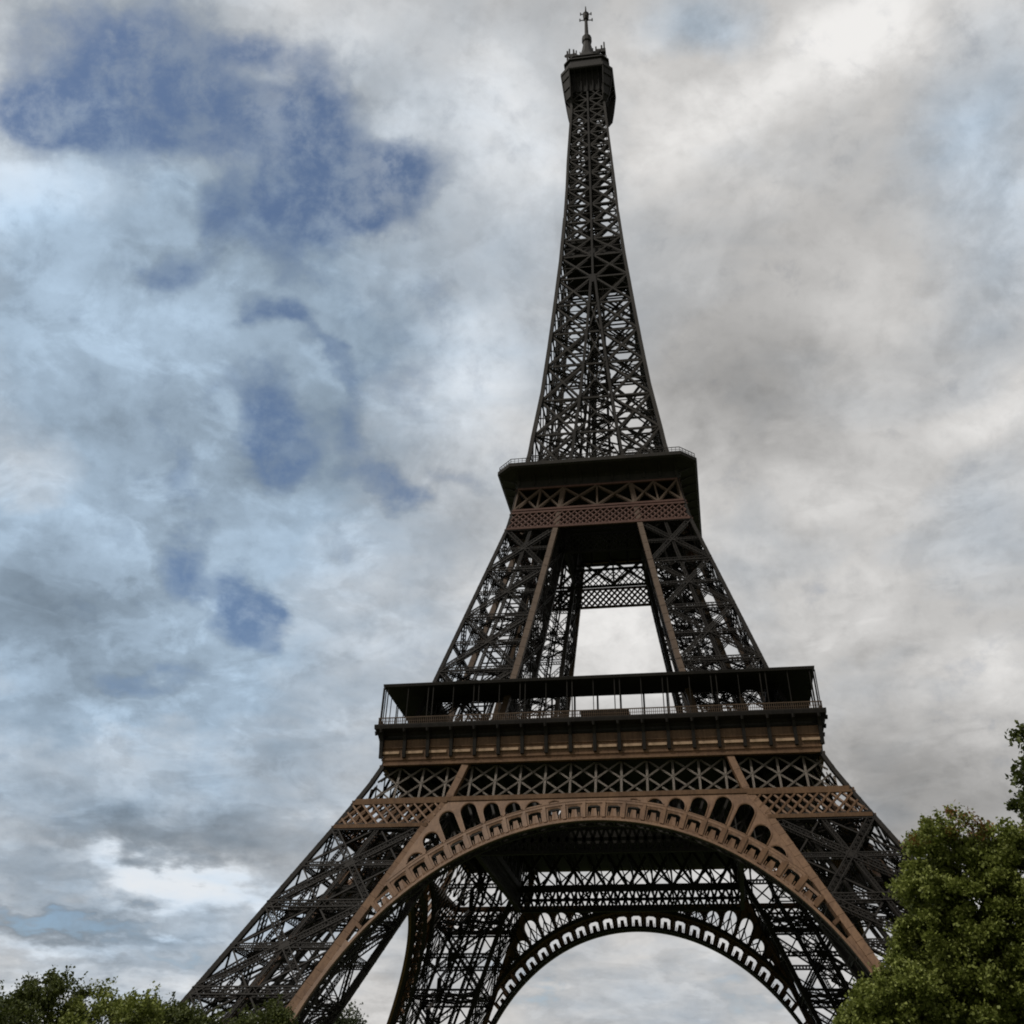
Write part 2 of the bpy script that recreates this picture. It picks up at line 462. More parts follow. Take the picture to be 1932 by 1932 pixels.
def leg(name, z_lo, z_hi, levels, face_top, gird, d, t, ch, lc, mat, gmat, dense=True):
    """front-left leg between two heights: lattice mesh plus four corner girders"""
    e = gird / 2 * .8
    A = lambda z: Vector((-W(z) + e * .62, -W(z) + e * .62, z))
    B = lambda z: Vector((-V(z) - e, -W(z) + e, z))
    C = lambda z: Vector((-V(z) - e, -V(z) - e, z))
    D = lambda z: Vector((-W(z) + e, -V(z) - e, z))
    mb = MB()
    fs = [(A, B, Vector((0, -1, .5)), 0), (D, A, Vector((-1, 0, .5)), 0), (B, C, Vector((1, 0, -.5)), 1), (C, D, Vector((0, 1, -.5)), 1)]
    for (E1, E2, n, inner) in fs:
        for i in range(len(levels) - 1):
            z0, z1 = levels[i], levels[i + 1]
            if not inner and z1 > face_top + .01:
                continue
            zm = (z0 + z1) / 2
            full = not (inner and z0 > face_top)
            lattice_beam(mb, E1(z0), E2(z1), n, d, t, ch, lc, not inner)
            lattice_beam(mb, E2(z0), E1(z1), n, d, t, ch, lc, not inner)
            lattice_beam(mb, E1(z1), E2(z1), n, d * 1.15, t, ch, lc, not inner)
            if full:
                lattice_beam(mb, E1(zm), E2(zm), n, d * .75, t * .8, ch * .8, lc)
                m0, m1 = (E1(z0) + E2(z0)) / 2, (E1(z1) + E2(z1)) / 2
                lattice_beam(mb, m0, m1, n, d * .6, t * .7, ch * .7, lc * .9)
                for (s0, s1) in () if inner or not dense else ((E1(zm), m1), (E1(zm), m0), (E2(zm), m1), (E2(zm), m0)):
                    mb.bar(s0, s1, .22, .22, n)
            # gusset plates at the nodes
            cc = (E1(zm) + E2(zm)) / 2
            ax = (E2(zm) - E1(zm)).normalized()
            up = (E1(z1) - E1(z0)).normalized()
            mb.bar(cc - ax * d * .8, cc + ax * d * .8, d * 1.3, t * 1.15, n)
            for E, sg in ((E1, 1), (E2, -1)):
                pnt = E(z1)
                mb.bar(pnt - up * d * 1.2 + ax * sg * d * .5, pnt + up * d * 1.0 + ax * sg * d * .5, d * 1.0, t * .5, n)
    # diaphragms and the inclined lift track inside
    for z in levels[1:]:
        a, b, c, dd = A(z), B(z), C(z), D(z)
        for (p, q) in ((a, c), (b, dd)):
            lattice_beam(mb, p, q, (0, 0, 1), d * .8, t * .8, ch * .8, lc)
        for (p, q) in (((a + b) / 2, (b + c) / 2), ((b + c) / 2, (c + dd) / 2), ((c + dd) / 2, (dd + a) / 2), ((dd + a) / 2, (a + b) / 2)):
            mb.bar(p, q, .3, .3)
    o = mb.build(name, mat, tower)
    tr = MB()
    zz = np.linspace(z_lo, z_hi, 26)
    ctr = lambda z, fx, fy: A(z) * (1 - fx) * (1 - fy) + B(z) * fx * (1 - fy) + C(z) * fx * fy + D(z) * (1 - fx) * fy
    for fx, fy in ((.36, .42), (.64, .42), (.36, .66), (.64, .66)):
        for i in range(len(zz) - 1):
            tr.bar(ctr(zz[i], fx, fy), ctr(zz[i + 1], fx, fy), .42 if dense else .26, .5 if dense else .3, (0, -1, 0))
    for i, z in enumerate(zz):
        tr.bar(ctr(z, .36, .42), ctr(z, .64, .42), .2, .2)
        tr.bar(ctr(z, .36, .66), ctr(z, .64, .66), .2, .2)
        if i < len(zz) - 1:      # stair flights zigzag up beside the track
            f0, f1 = ((.2, .46), (.46, .2))[i % 2]
            if not dense:
                continue
            tr.bar(ctr(z, f0, .25), ctr(zz[i + 1], f1, .25), .9, .16)
            tr.bar(ctr(z, .64, .42), ctr(zz[i + 1], .36, .42), .14, .14)
    tr.build('lift_track', DARK, o)
    for E, gird, gm_ in ((A, gird * .62, LATT), (B, gird, gmat), (C, gird * .85, LATT), (D, gird, gmat)):
        cb = MB()
        zs = sorted(set([z_lo, z_hi] + [z for z, _ in WZ + VZ if z_lo < z < z_hi]))
        for i in range(len(zs) - 1):
            p, q = E(zs[i]), E(zs[i + 1])
            cb.bar(p, q + (q - p).normalized() * .15, gird, gird, (0, -1, 0))
            # raised angle irons and cover plates break the flat sides
            L = (q - p).length
            m = max(1, int(L / 1.9))
            for k in range(m):
                c0 = p + (q - p) * ((k + .12) / m)
                c1 = p + (q - p) * ((k + .22) / m)
                cb.bar(c0, c1, gird * 1.06, gird * 1.06, (0, -1, 0))
        cb.build('corner_girder', gm_, o)
    return o


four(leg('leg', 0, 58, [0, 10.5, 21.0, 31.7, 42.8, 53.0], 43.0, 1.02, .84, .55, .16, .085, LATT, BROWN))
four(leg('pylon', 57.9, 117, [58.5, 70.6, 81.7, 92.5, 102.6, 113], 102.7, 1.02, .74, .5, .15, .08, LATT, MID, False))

# stone footings
for dx in (46.2, 62.4):
    for dy in (46.2, 62.4):
        ft = MB()
        ft.loft([[(-dx - a, -dy - a, z), (-dx + a, -dy - a, z), (-dx + a, -dy + a, z), (-dx - a, -dy + a, z)] for z, a in ((-.2, 3.2), (1.2, 3.2), (1.2, 2.6), (3.4, 1.6))])
        four(ft.build('footing', STONE, tower))

# ------------------------------------------------------------------ arches
ZC, RI, RO = 4.65, 38.35, 41.55
AP = lambda r, th, off=0.0: FP(r * math.sin(th), ZC + r * math.cos(th), off)
DTH = 3.02 / 41.5
NCELL = 8            # open cells each side of the apex cell
ar = MB()


def arc_strip(mb, r0, r1, th0, th1, f, b, steps=60):
    rings = []
    for i in range(steps + 1):
        th = th0 + (th1 - th0) * i / steps
        rings.append([AP(r0, th, f), AP(r1, th, f), AP(r1, th, b), AP(r0, th, b)])
    mb.loft(rings)


TH_END = math.radians(80)


def rmax(th, lim=.35):
    """how far out the ring reaches before it runs in behind the leg girder"""
    r = RO
    while r > RI and r * math.sin(abs(th)) > V(ZC + r * math.cos(th)) + lim:
        r -= .05
    return r


TH_WEB = next(t for t in np.arange(.5, 1.2, .002) if rmax(t) < RI + 1.5)
TH_OUT = next(t for t in np.arange(.5, 1.2, .002) if rmax(t) < RO - .05)
arc_strip(ar, RI, RI + .34, -TH_END, TH_END, .35, -.25, 90)            # inner flange
arc_strip(ar, RO - .4, RO, -TH_OUT, TH_OUT, .06, -1.4, 60)             # outer flange
for sg in (-1, 1):                                                     # closed web where ring and leg run together
    arc_strip(ar, RI + .43, RI + 1.5, sg * TH_WEB, sg * TH_END, .02, -.5, 30)
NC = int(TH_WEB / DTH) + 1
for i in range(-NC, NC + 2):
    th = (i - .5) * DTH
    ro = rmax(th)
    if abs(th) < TH_WEB and ro > RI + .9:
        ar.bar(AP(RI + .4, th, -.2), AP(ro - .3, th, -.2), .46, .7, (0, -1, 0))
        ar.bar(AP(RI + .4, th, -2.2), AP(ro - .4, th, -1.2), .34, .3, (0, -1, 0))
    tc_ = th + DTH / 2
    ro = min(rmax(th), rmax(th + DTH))
    if abs(tc_) > TH_WEB or ro < RI + 1.9:
        continue
    hh = (ro - RI) / (RO - RI)
    rm = RI + 1.6 * hh
    q = DTH * .33
    # filigree of each cell: a heavy frame, rounded top corners and a pointed leaf rising from the sill
    for s in (-1, 1):
        ar.bar(AP(RI + .4, tc_ + s * q * 1.12, -.12), AP(ro - .4, tc_ + s * q * 1.12, -.12), .28, .12, (0, -1, 0))
        ar.bar(AP(RI + .45, tc_ + s * q * .34, -.12), AP(rm + .3, tc_ + s * q * .06, -.12), .5, .12, (0, -1, 0))
        ar.bar(AP(rm + .75, tc_ + s * q * 1.05, -.12), AP(ro - .5, tc_ + s * q * .35, -.12), .26, .1, (0, -1, 0))
        ar.bar(AP(RI + .5, tc_ + s * q * .75, -.12), AP(rm - .2, tc_ + s * q * .72, -.12), .12, .1, (0, -1, 0))
    ar.bar(AP(ro - .55, th + .004, -.12), AP(ro - .55, th + DTH - .004, -.12), .36, .12, (0, -1, 0))
    ar.bar(AP(RI + .56, th + .004, -.12), AP(RI + .56, th + DTH - .004, -.12), .36, .12, (0, -1, 0))
arch = ar.build('arch', BROWN, tower)
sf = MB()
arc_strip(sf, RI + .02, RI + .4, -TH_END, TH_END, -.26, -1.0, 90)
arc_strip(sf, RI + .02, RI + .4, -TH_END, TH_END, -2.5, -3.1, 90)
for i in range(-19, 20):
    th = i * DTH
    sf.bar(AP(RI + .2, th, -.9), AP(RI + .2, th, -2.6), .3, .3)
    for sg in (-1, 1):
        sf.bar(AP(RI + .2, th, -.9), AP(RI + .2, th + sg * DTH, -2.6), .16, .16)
# the ring's inner frame and the lattice standing behind the spandrels
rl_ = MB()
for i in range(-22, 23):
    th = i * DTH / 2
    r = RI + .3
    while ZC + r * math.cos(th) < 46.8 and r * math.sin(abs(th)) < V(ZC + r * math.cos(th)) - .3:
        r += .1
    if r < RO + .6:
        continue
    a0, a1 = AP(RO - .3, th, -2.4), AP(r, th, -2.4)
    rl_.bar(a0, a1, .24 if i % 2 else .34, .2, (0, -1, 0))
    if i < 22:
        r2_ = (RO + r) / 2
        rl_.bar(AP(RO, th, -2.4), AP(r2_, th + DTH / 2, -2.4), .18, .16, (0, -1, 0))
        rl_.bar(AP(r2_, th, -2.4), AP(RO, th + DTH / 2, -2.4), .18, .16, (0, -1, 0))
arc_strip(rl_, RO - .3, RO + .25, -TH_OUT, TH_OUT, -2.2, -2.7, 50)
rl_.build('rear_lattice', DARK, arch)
sf.build('soffit', DARK, arch)  # same iron as the arch, coloured dark for the shade beneath it

# spandrel plates with round-headed openings between ring, girder and leg
sp = MB()
ZTOP = 47.0
for sg in (-1, 1):
    outer = []
    th_hi = math.asin(min(1, V(34.5) / RO))
    for i in range(41):
        th = .0 + th_hi * i / 40
        outer.append((RO * math.sin(th), ZC + RO * math.cos(th)))
    zl = outer[-1][1]
    for z in np.linspace(zl, ZTOP, 14)[1:]:
        outer.append((V(z) + .1, z))
    outer.append((0.0, ZTOP))
    holes = []
    for c in range(2, 12):
        th = c * DTH
        half = .5 * DTH * RO - .24
        rr = None
        for r in np.arange(RO + 8, RO - half, -.05):
            x, z = r * math.sin(th), ZC + r * math.cos(th)
            if z + half < 46.25 and x + half * 1.05 < V(z + .4) - .55:
                rr = r
                break
        if rr is None:
            continue
        pts = []
        for j in range(17):
            a = PI * j / 16
            du, dr = -half * math.cos(a), half * math.sin(a)
            pts.append((du, rr + dr))
        if rr > RO + .12:
            pts = [(-half, RO + .12)] + pts + [(half, RO + .12)]
        else:
            lim = RO + .12
            keep = [p for p in pts if p[1] > lim]
            if len(keep) < 4:
                continue
            pts = keep
        if max(p[1] for p in pts) - RO < .45:
            continue
        holes.append([(r * math.sin(th) + du * math.cos(th), ZC + r * math.cos(th) - du * math.sin(th)) for du, r in pts])
    loops = [outer] + holes
    tri = tessellate_polygon([[Vector((x, z, 0)) for x, z in lp] for lp in loops])
    flatp = [p for lp in loops for p in lp]
    m = len(flatp)
    vs = [FP(sg * x, z, .12) for x, z in flatp] + [FP(sg * x, z, -.5) for x, z in flatp]
    fc = [tuple(t) for t in tri] + [tuple(i + m for i in t) for t in tri]
    k = 0
    for lp in loops:
        L = len(lp)
        for j in range(L):
            a, b = k + j, k + (j + 1) % L
            fc.append((a, b, b + m, a + m))
        k += L
    sp.poly(vs, fc)
    for h in holes:       # raised rim round each opening
        for j in range(len(h) - 1):
            sp.bar(FP(sg * h[j][0], h[j][1], .16), FP(sg * h[j + 1][0], h[j + 1][1], .16), .16, .16, (0, -1, 0))
sp.build('spandrel', BROWN, arch)
four(arch)

# ------------------------------------------------------------------ first floor girders
BAY = 70.7 / 18
gx = MB()
z0, z1 = 47.2, 53.0
zm = (z0 + z1) / 2
def clipx(p, q):
    """keep a girder bar inside the sloping ends of the face"""
    out = []
    n = 24
    last = None
    for i in range(n + 1):
        x = p[0] + (q[0] - p[0]) * i / n
        z = p[1] + (q[1] - p[1]) * i / n
        ok = abs(x) < W(z) - .5
        if ok:
            if last is None:
                out.append([(x, z), (x, z)])
            out[-1][1] = (x, z)
            last = 1
        else:
            last = None
    return [s for s in out if abs(s[0][0] - s[1][0]) + abs(s[0][1] - s[1][1]) > .3]


gx2 = MB()
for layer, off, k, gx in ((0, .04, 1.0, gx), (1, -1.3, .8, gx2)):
    for i in range(-11, 12):
        x = i * BAY
        for s in clipx((x, z0), (x, z1)):
            gx.bar(FP(*s[0], off), FP(*s[1], off), .44 * k, .3, (0, -1, 0))
        for sg in (-1, 1):
            for s in clipx((x - sg * BAY, z0), (x + sg * BAY, z1)):
                gx.bar(FP(*s[0], off + .1 * sg), FP(*s[1], off + .1 * sg), .33 * k, .16, (0, -1, 0))
        if layer == 0 and abs(x) < W(zm) - .8:
            gx.bar(FP(x - .28, zm, off + .17), FP(x + .28, zm, off + .17), .7, .06, (0, -1, 0))
gird = gx.build('lattice_girder', GREY, tower)
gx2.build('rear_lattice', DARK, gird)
ch_ = MB()
for z, h in ((46.95, .62), (53.08, .34)):
    ch_.bar(FP(-W(z) + .3, z, .05), FP(W(z) - .3, z, .05), .8, h, (0, 0, 1))
ch_.build('chord', BROWN, gird)
four(gird)

# small-mesh band on the legs
zb0, zb1 = 43.25, 46.5
pitch = 1.62
for sg in (-1, 1):
    for_band = MB()
    for z, h in ((42.95, .5), (46.6, .36)):
        for_band.bar(FP(sg * (V(z) + .2), z, .1), FP(sg * (W(z) - .2), z, .1), .5, h, (0, 0, 1))
    for off in (.1, -.5):
        for i in range(-4, 16):
            for dr in (-1, 1):
                xa = V(zb0) + i * pitch
                xb = xa + dr * (zb1 - zb0)
                seg = []
                for j in range(21):
                    x, z = xa + (xb - xa) * j / 20, zb0 + (zb1 - zb0) * j / 20
                    if V(z) + .2 < x < W(z) - .3:
                        seg.append((x, z))
                if len(seg) > 2:
                    for_band.bar(FP(sg * seg[0][0], seg[0][1], off + .06 * dr), FP(sg * seg[-1][0], seg[-1][1], off + .06 * dr), .25, .12, (0, -1, 0))
    four(for_band.build('mesh_band', BROWN, tower))

# girders on the inner faces of the legs, and the floor they carry
ig = MB()
yv = -V(50)
hw_ = V(50)
for z, h in ((47.0, 1.1), (53.2, .6), (43.3, .5)):
    ig.bar((-hw_, yv, z), (hw_, yv, z), .7, h, (0, 0, 1))
n = 10
for i in range(n):
    xa, xb = -hw_ + 2 * hw_ * i / n, -hw_ + 2 * hw_ * (i + 1) / n
    ig.bar((xa, yv, 47), (xb, yv, 53.2), .55, .3, (0, -1, 0))
    ig.bar((xb, yv + .1, 47), (xa, yv + .1, 53.2), .55, .3, (0, -1, 0))
    ig.bar((xa, yv - .1, 47), ((xa + xb) / 2, yv - .1, 53.2), .22, .2, (0, -1, 0))
    for k in range(3):
        xc, xd = xa + (xb - xa) * k / 3, xa + (xb - xa) * (k + 1) / 3
        ig.bar((xc, yv, 43.3), (xd, yv, 47), .42, .2, (0, -1, 0))
        ig.bar((xd, yv, 43.3), (xc, yv, 47), .42, .2, (0, -1, 0))
    ig.bar((xa, yv, 45.1), (xb, yv, 45.1), .5, .2, (0, -1, 0))
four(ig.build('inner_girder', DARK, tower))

fl = MB()
HO, HI = 33.6, 13.5
fl.box(-HO, HO, -HO, -HI, 52.9, 57.6)
fl.box(-HO, HO, HI, HO, 52.9, 57.6)
fl.box(-HO, -HI, -HI + .003, HI - .003, 52.9, 57.6)
fl.box(HI, HO, -HI + .003, HI - .003, 52.9, 57.6)
for i in range(-8, 9):
    for s in (-1, 1):
        fl.box(i * 3.93 - .2, i * 3.93 + .2, s * 33.2 if s < 0 else 14, -14 if s < 0 else 33.2, 51.9, 52.89)
fl.build('floor_slab', DARK, tower)

# ------------------------------------------------------------------ frieze and gallery of the first floor
def sq(w, z, c=0.0):
    return [(-w + c, -w, z), (w - c, -w, z), (w, -w + c, z), (w, w - c, z), (w - c, w, z), (-w + c, w, z), (-w, w - c, z), (-w, -w + c, z)]


def side_loft(mb, prof):
    """one side of a square moulding, mitred at 45 degrees"""
    mb.loft([[(-w, -w, z), (w, -w, z)] for z, w in prof], False, False, False)


fz = MB()
side_loft(fz, [(53.3, 33.0), (53.3, 34.3), (53.75, 34.32), (53.8, 34.45), (54.05, 34.45), (54.1, 34.3), (55.55, 34.32), (55.6, 34.48), (55.75, 34.48), (55.8, 34.32),
               (56.9, 34.30), (57.0, 34.1)])
frieze = fz.build('frieze', BROWN, tower)
co = MB()
side_loft(co, [(56.95, 34.2), (57.0, 34.36), (57.5, 34.5), (57.9, 34.85), (58.15, 35.55), (58.3, 35.8), (58.75, 35.85), (58.98, 35.85), (58.98, 34.6)])
co.build('cornice', LATT, frieze)  # dark colour stands in for shade under the projecting lip
ms = MB()
for i in range(18):
    xa, xb = -35.0 + 70.0 * i / 18 + .5, -35.0 + 70.0 * (i + 1) / 18 - .5
    ms.box(xa, xb, -34.56, -34.36, 54.72, 55.1)
ms.build('moulding', GILT, frieze)
for i in range(19):
    x = -34.6 + 69.2 * i / 18
    bm_ = MB()
    hw = .26
    prof = [(54.1, 34.3), (54.1, 34.8), (56.6, 35.0), (57.4, 35.3), (58.2, 35.76), (58.2, 34.6), (57.0, 34.3)]
    bm_.loft([[(x - hw, -w, z) for z, w in prof], [(x + hw, -w, z) for z, w in prof]])
    bm_.tube([(x, -35.75, 57.7), (x, -35.75, 58.25)], [.2, .3], 8)
    bm_.build('bracket', LATT, frieze)
four(frieze)

rl = MB()
for i in range(18 * 12 + 1):
    x = -35.3 + 70.6 * i / 216
    rl.bar((x, -35.35, 58.99), (x, -35.35, 60.1), .09, .09, (0, -1, 0))
for z, t in ((60.12, .14), (59.55, .06), (59.12, .1)):
    rl.bar((-35.4, -35.35, z), (35.4, -35.35, z), t, t)
four(rl.build('railing', MID, tower))

cp = MB()
cp.loft([[(-w, -w, z), (w, -w, z)] for z, w in ((65.15, 27.8), (65.25, 35.2), (65.65, 35.28), (65.72, 35.28), (66.1, 31.0), (66.3, 27.8))], False, False, False)
cp.loft([[(-27.8, -27.8, 65.15), (27.8, -27.8, 65.15)], [(-27.8, -27.8, 66.3), (27.8, -27.8, 66.3)]], False, False, False)
canopy = cp.build('canopy', DARK, tower)
posts = []
for i in range(0, 19):
    x = -34.8 + 69.6 * i / 18
    if i % 2 == 0:
        posts += [(x - .42, .15), (x + .42, .15)]
    else:
        posts.append((x, .12))
for x, t in posts:
    p = MB()
    p.bar((x, -34.95, 58.98), (x, -34.95, 65.2), t, t, (0, -1, 0))
    p.bar((x, -34.95, 58.98), (x, -34.95, 59.3), t * 1.8, t * 1.8, (0, -1, 0))
    p.build('post', LATT, canopy)
ip = MB()
for i in range(0, 15):
    x = -27 + 54 * i / 14
    ip.bar((x, -28.2, 57.6), (x, -28.2, 65.14), .3, .3, (0, -1, 0))
ip.build('rear_post', DARK, canopy)
four(canopy)

gd = MB()     # gallery deck behind the frieze
for a in range(1):
    gd.box(-34.5, 34.5, -34.5, -33.62, 57.2, 58.6)
four(gd.build('gallery_deck', DARK, tower))
kk = MB()
kk.box(-2.2, 5.0, -31.5, -28.8, 57.6, 60.9)
kk.box(-2.6, 5.4, -31.9, -28.4, 60.9, 61.4)
kk.box(6.0, 8.2, -32, -30, 57.6, 60.2)
kk.build('kiosk', DARK, tower)
for bx in ((14.2, 24.5, -12, 12),):
    pv = MB()
    pv.box(-12, 12, -25, -14.2, 57.61, 62.0)
    pv.box(-12.5, 12.5, -25.4, -13.9, 62.0, 62.35)
    four(pv.build('pavilion', DARK, tower))

# ------------------------------------------------------------------ second floor
g2 = MB()
for z, h in ((102.75, .45), (106.7, .4), (107.4, .4), (112.9, .4)):
    g2.bar(FP(-W(z) + .2, z, .05), FP(W(z) - .2, z, .05), .5, h)
for off in (.12, -.5):
    p_ = 1.32
    for i in range(-18, 19):
        for dr in (-1, 1):
            a, b = i * p_, i * p_ + dr * 3.6
            seg = []
            for j in range(19):
                x, z = a + (b - a) * j / 18, 102.95 + 3.6 * j / 18
                if abs(x) < W(z) - .3:
                    seg.append((x, z))
            if len(seg) > 2:
                g2.bar(FP(*seg[0], off + .05 * dr), FP(*seg[-1], off + .05 * dr), .22, .1, (0, -1, 0))
mband = g2.build('mesh_band', RED, tower)
four(mband)
g3 = MB()
zl, zh = 107.6, 112.7
for off in (.06, -.6):
    cols = lambda z: [-W(z) + .4, -(W(z) + V(z)) / 2, -V(z) - .3, 0, V(z) + .3, (W(z) + V(z)) / 2, W(z) - .4]
    a, b = cols(zl), cols(zh)
    for i in range(7):
        g3.bar(FP(a[i], zl, off), FP(b[i], zh, off), .34, .2, (0, -1, 0))
        if i < 6:
            g3.bar(FP(a[i], zl, off + .1), FP(b[i + 1], zh, off + .1), .36, .14, (0, -1, 0))
            g3.bar(FP(a[i + 1], zl, off - .1), FP(b[i], zh, off - .1), .36, .14, (0, -1, 0))
four(g3.build('lattice_girder', MID, tower))
# bands between the legs on their inner faces
g4 = MB()
yv = -V(104) - .2
for z in (102.5, 106.5, 107.6):
    g4.bar((-8, yv, z), (8, yv, z), .4, .45)
for i in range(-9, 10):
    for dr in (-1, 1):
        a, b = i * 1.32, i * 1.32 + dr * 3.7
        a2, b2, za, zb = a, b, 102.6, 106.3
        if abs(a) < 8 and abs(b) < 8:
            g4.bar((a, yv + .04 * dr, za), (b, yv + .04 * dr, zb), .24, .1, (0, -1, 0))
        elif abs(a) < 8 or abs(b) < 8:
            t = (math.copysign(8, b if abs(b) > 8 else a) - a) / (b - a)
            m_ = (a + (b - a) * t, yv + .04 * dr, za + (zb - za) * t)
            e_ = (a, yv + .04 * dr, za) if abs(a) < 8 else (b, yv + .04 * dr, zb)
            g4.bar(e_, m_, .24, .1, (0, -1, 0))
for i in range(5):
    x = -8 + 4 * i
    g4.bar((x, yv, 107.6), (x, yv, 113), .5, .4, (0, -1, 0))
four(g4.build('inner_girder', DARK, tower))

dk = MB()
dk.loft([sq(w, z, c) for z, w, c in ((113.05, 16.95, .4), (113.2, 17.15, .4), (113.55, 17.15, .4), (113.6, 17.0, .4), (114.75, 17.1, .5), (115.1, 17.6, 1.1), (115.6, 19.3, 2.2), (115.95, 20.6, 2.9), (116.2, 20.88, 3.05),
                                       (116.25, 20.95, 3.09), (117.05, 20.95, 3.09), (117.05, 20.5, 3.0))])
deck = dk.build('observation_deck', TOPP, tower)
for k in range(4):
    for i in range(-5, 6):
        x = i * 3.3
        b_ = MB()
        prof = [(113.6, 17.05), (113.6, 17.35), (114.7, 17.55), (115.5, 19.4), (115.95, 20.75), (115.9, 19.5), (115.2, 17.4)]
        pts0 = [(x - .15, -w, z) for z, w in prof]
        pts1 = [(x + .15, -w, z) for z, w in prof]
        b_.loft([pts0, pts1])
        o = b_.build('bracket', TOPP, deck)
        o.rotation_euler[2] = k * PI / 2
dr_ = MB()
rg = sq(20.99, 116.65, 3.1)
for i in range(8):
    dr_.bar(rg[i], rg[(i + 1) % 8], .1, .8, (0, 0, 1))
dr_.build('rim', TOPP, deck)
r2 = MB()
ring = sq(20.7, 117.05, 3.0)
for i in range(8):
    p, q = Vector(ring[i]), Vector(ring[(i + 1) % 8])
    for z, t in ((1.15, .12), (.6, .07)):
        r2.bar(p + Vector((0, 0, z)), q + Vector((0, 0, z)), t, t)
    m = max(2, int((q - p).length / .8))
    for j in range(m):
        a = p.lerp(q, j / m)
        r2.bar(a, a + Vector((0, 0, 1.15)), .09, .09)
r2.build('railing', TOPP, tower)
tp = MB()
tp.loft([sq(w, z, 1.5) for z, w in ((117.06, 12.2), (120.6, 12.2), (120.6, 14.3), (121.2, 14.3), (121.2, 13.4))])
tp.build('terrace', LATT, tower)

# ------------------------------------------------------------------ upper shaft
LV = [117.1, 128.3, 138.7, 149.4, 160.2, 170.3, 180.2, 188.8, 195.6, 203.0, 210.3, 217.6, 224.6, 231.4, 238.0, 244.4, 250.6, 256.4, 262.0, 268.0, 274.0]
us = MB()
for i in range(len(LV) - 1):
    a, b = LV[i], LV[i + 1]
    zmid = (a + b) / 2
    wa, wb, va, vb = W(a) - .35, W(b) - .35, V(a) + .1, V(b) + .1
    th = .46 if a < 190 else .44
    for sg in (-1, 1):
        us.bar((sg * va, -W(a) + .4, a), (sg * wb, -W(b) + .4, b), th, .22, (0, -1, 0))
        us.bar((sg * wa, -W(a) + .4, a), (sg * vb, -W(b) + .4, b), th, .22, (0, -1, 0))
        # paired second plane of bracing
        us.bar((sg * va, -W(a) + 1.0, a), (sg * wb, -W(b) + 1.0, b), th * .8, .2, (0, -1, 0))
        us.bar((sg * wa, -W(a) + 1.0, a), (sg * vb, -W(b) + 1.0, b), th * .8, .2, (0, -1, 0))
        wm, vm = W(zmid) - .3, V(zmid) + .1
        us.bar((sg * vm, -W(zmid) + .55, zmid), (sg * wm, -W(zmid) + .55, zmid), .2, .2, (0, -1, 0))
        xm = (wm + vm) / 2
        us.bar((sg * xm, -W(zmid) + .42, zmid - .6), (sg * xm, -W(zmid) + .42, zmid + .6), 1.0, .1, (0, -1, 0))
    us.bar((-wb, -W(b) + .45, b), (wb, -W(b) + .45, b), .5, .34, (0, -1, 0))
    if vb > .5:
        us.bar((-va, -W(a) + .5, a), (vb, -W(b) + .5, b), .3, .2, (0, -1, 0))
        us.bar((va, -W(a) + .5, a), (-vb, -W(b) + .5, b), .3, .2, (0, -1, 0))
    # inner faces of the four legs up to where they meet
    if a < 170:
        for sg in (-1, 1):
            for (p, q) in (((sg * V(a), -V(a), a), (sg * W(b), -V(b), b)), ((sg * W(a), -V(a), a), (sg * V(b), -V(b), b))):
                us.bar(p, q, .34, .25, (0, -1, 0))
            us.bar((sg * V(b), -V(b), b), (sg * W(b), -V(b), b), .36, .3, (0, -1, 0))
    else:
        us.bar((0, -W(b) + .3, b), (0, 0, b), .32, .3)
    us.bar((-wb, -W(b) + .5, b), (0, 0, b), .34, .3)
    us.bar((-wb * .5, -wb, b), (-wb, -wb * .5, b), .26, .26)
    us.bar((-wb, -W(b) + .5, b), (V(b), -V(b), b), .3, .3)
us.rot4()
# central lift guide
zz = np.linspace(117.1, 274, 72)
hg = 1.7
for sx, sy in ((-1, -1), (1, -1), (1, 1), (-1, 1)):
    us.bar((sx * hg, sy * hg, 117.1), (sx * hg, sy * hg, 274), .34, .34, (0, -1, 0))
for i in range(len(zz) - 1):
    for (a, b) in (((-hg, -hg), (hg, -hg)), ((hg, -hg), (hg, hg)), ((hg, hg), (-hg, hg)), ((-hg, hg), (-hg, -hg))):
        us.bar((*a, zz[i]), (*b, zz[i]), .16, .16)
        us.bar((*a, zz[i]), (*b, zz[i + 1]), .18, .14)
        if zz[i] > 196:
            us.bar((*b, zz[i]), (*a, zz[i + 1]), .34, .14)
            us.bar((*a, (zz[i] + zz[i + 1]) / 2), (*b, (zz[i] + zz[i + 1]) / 2), .5, .14)
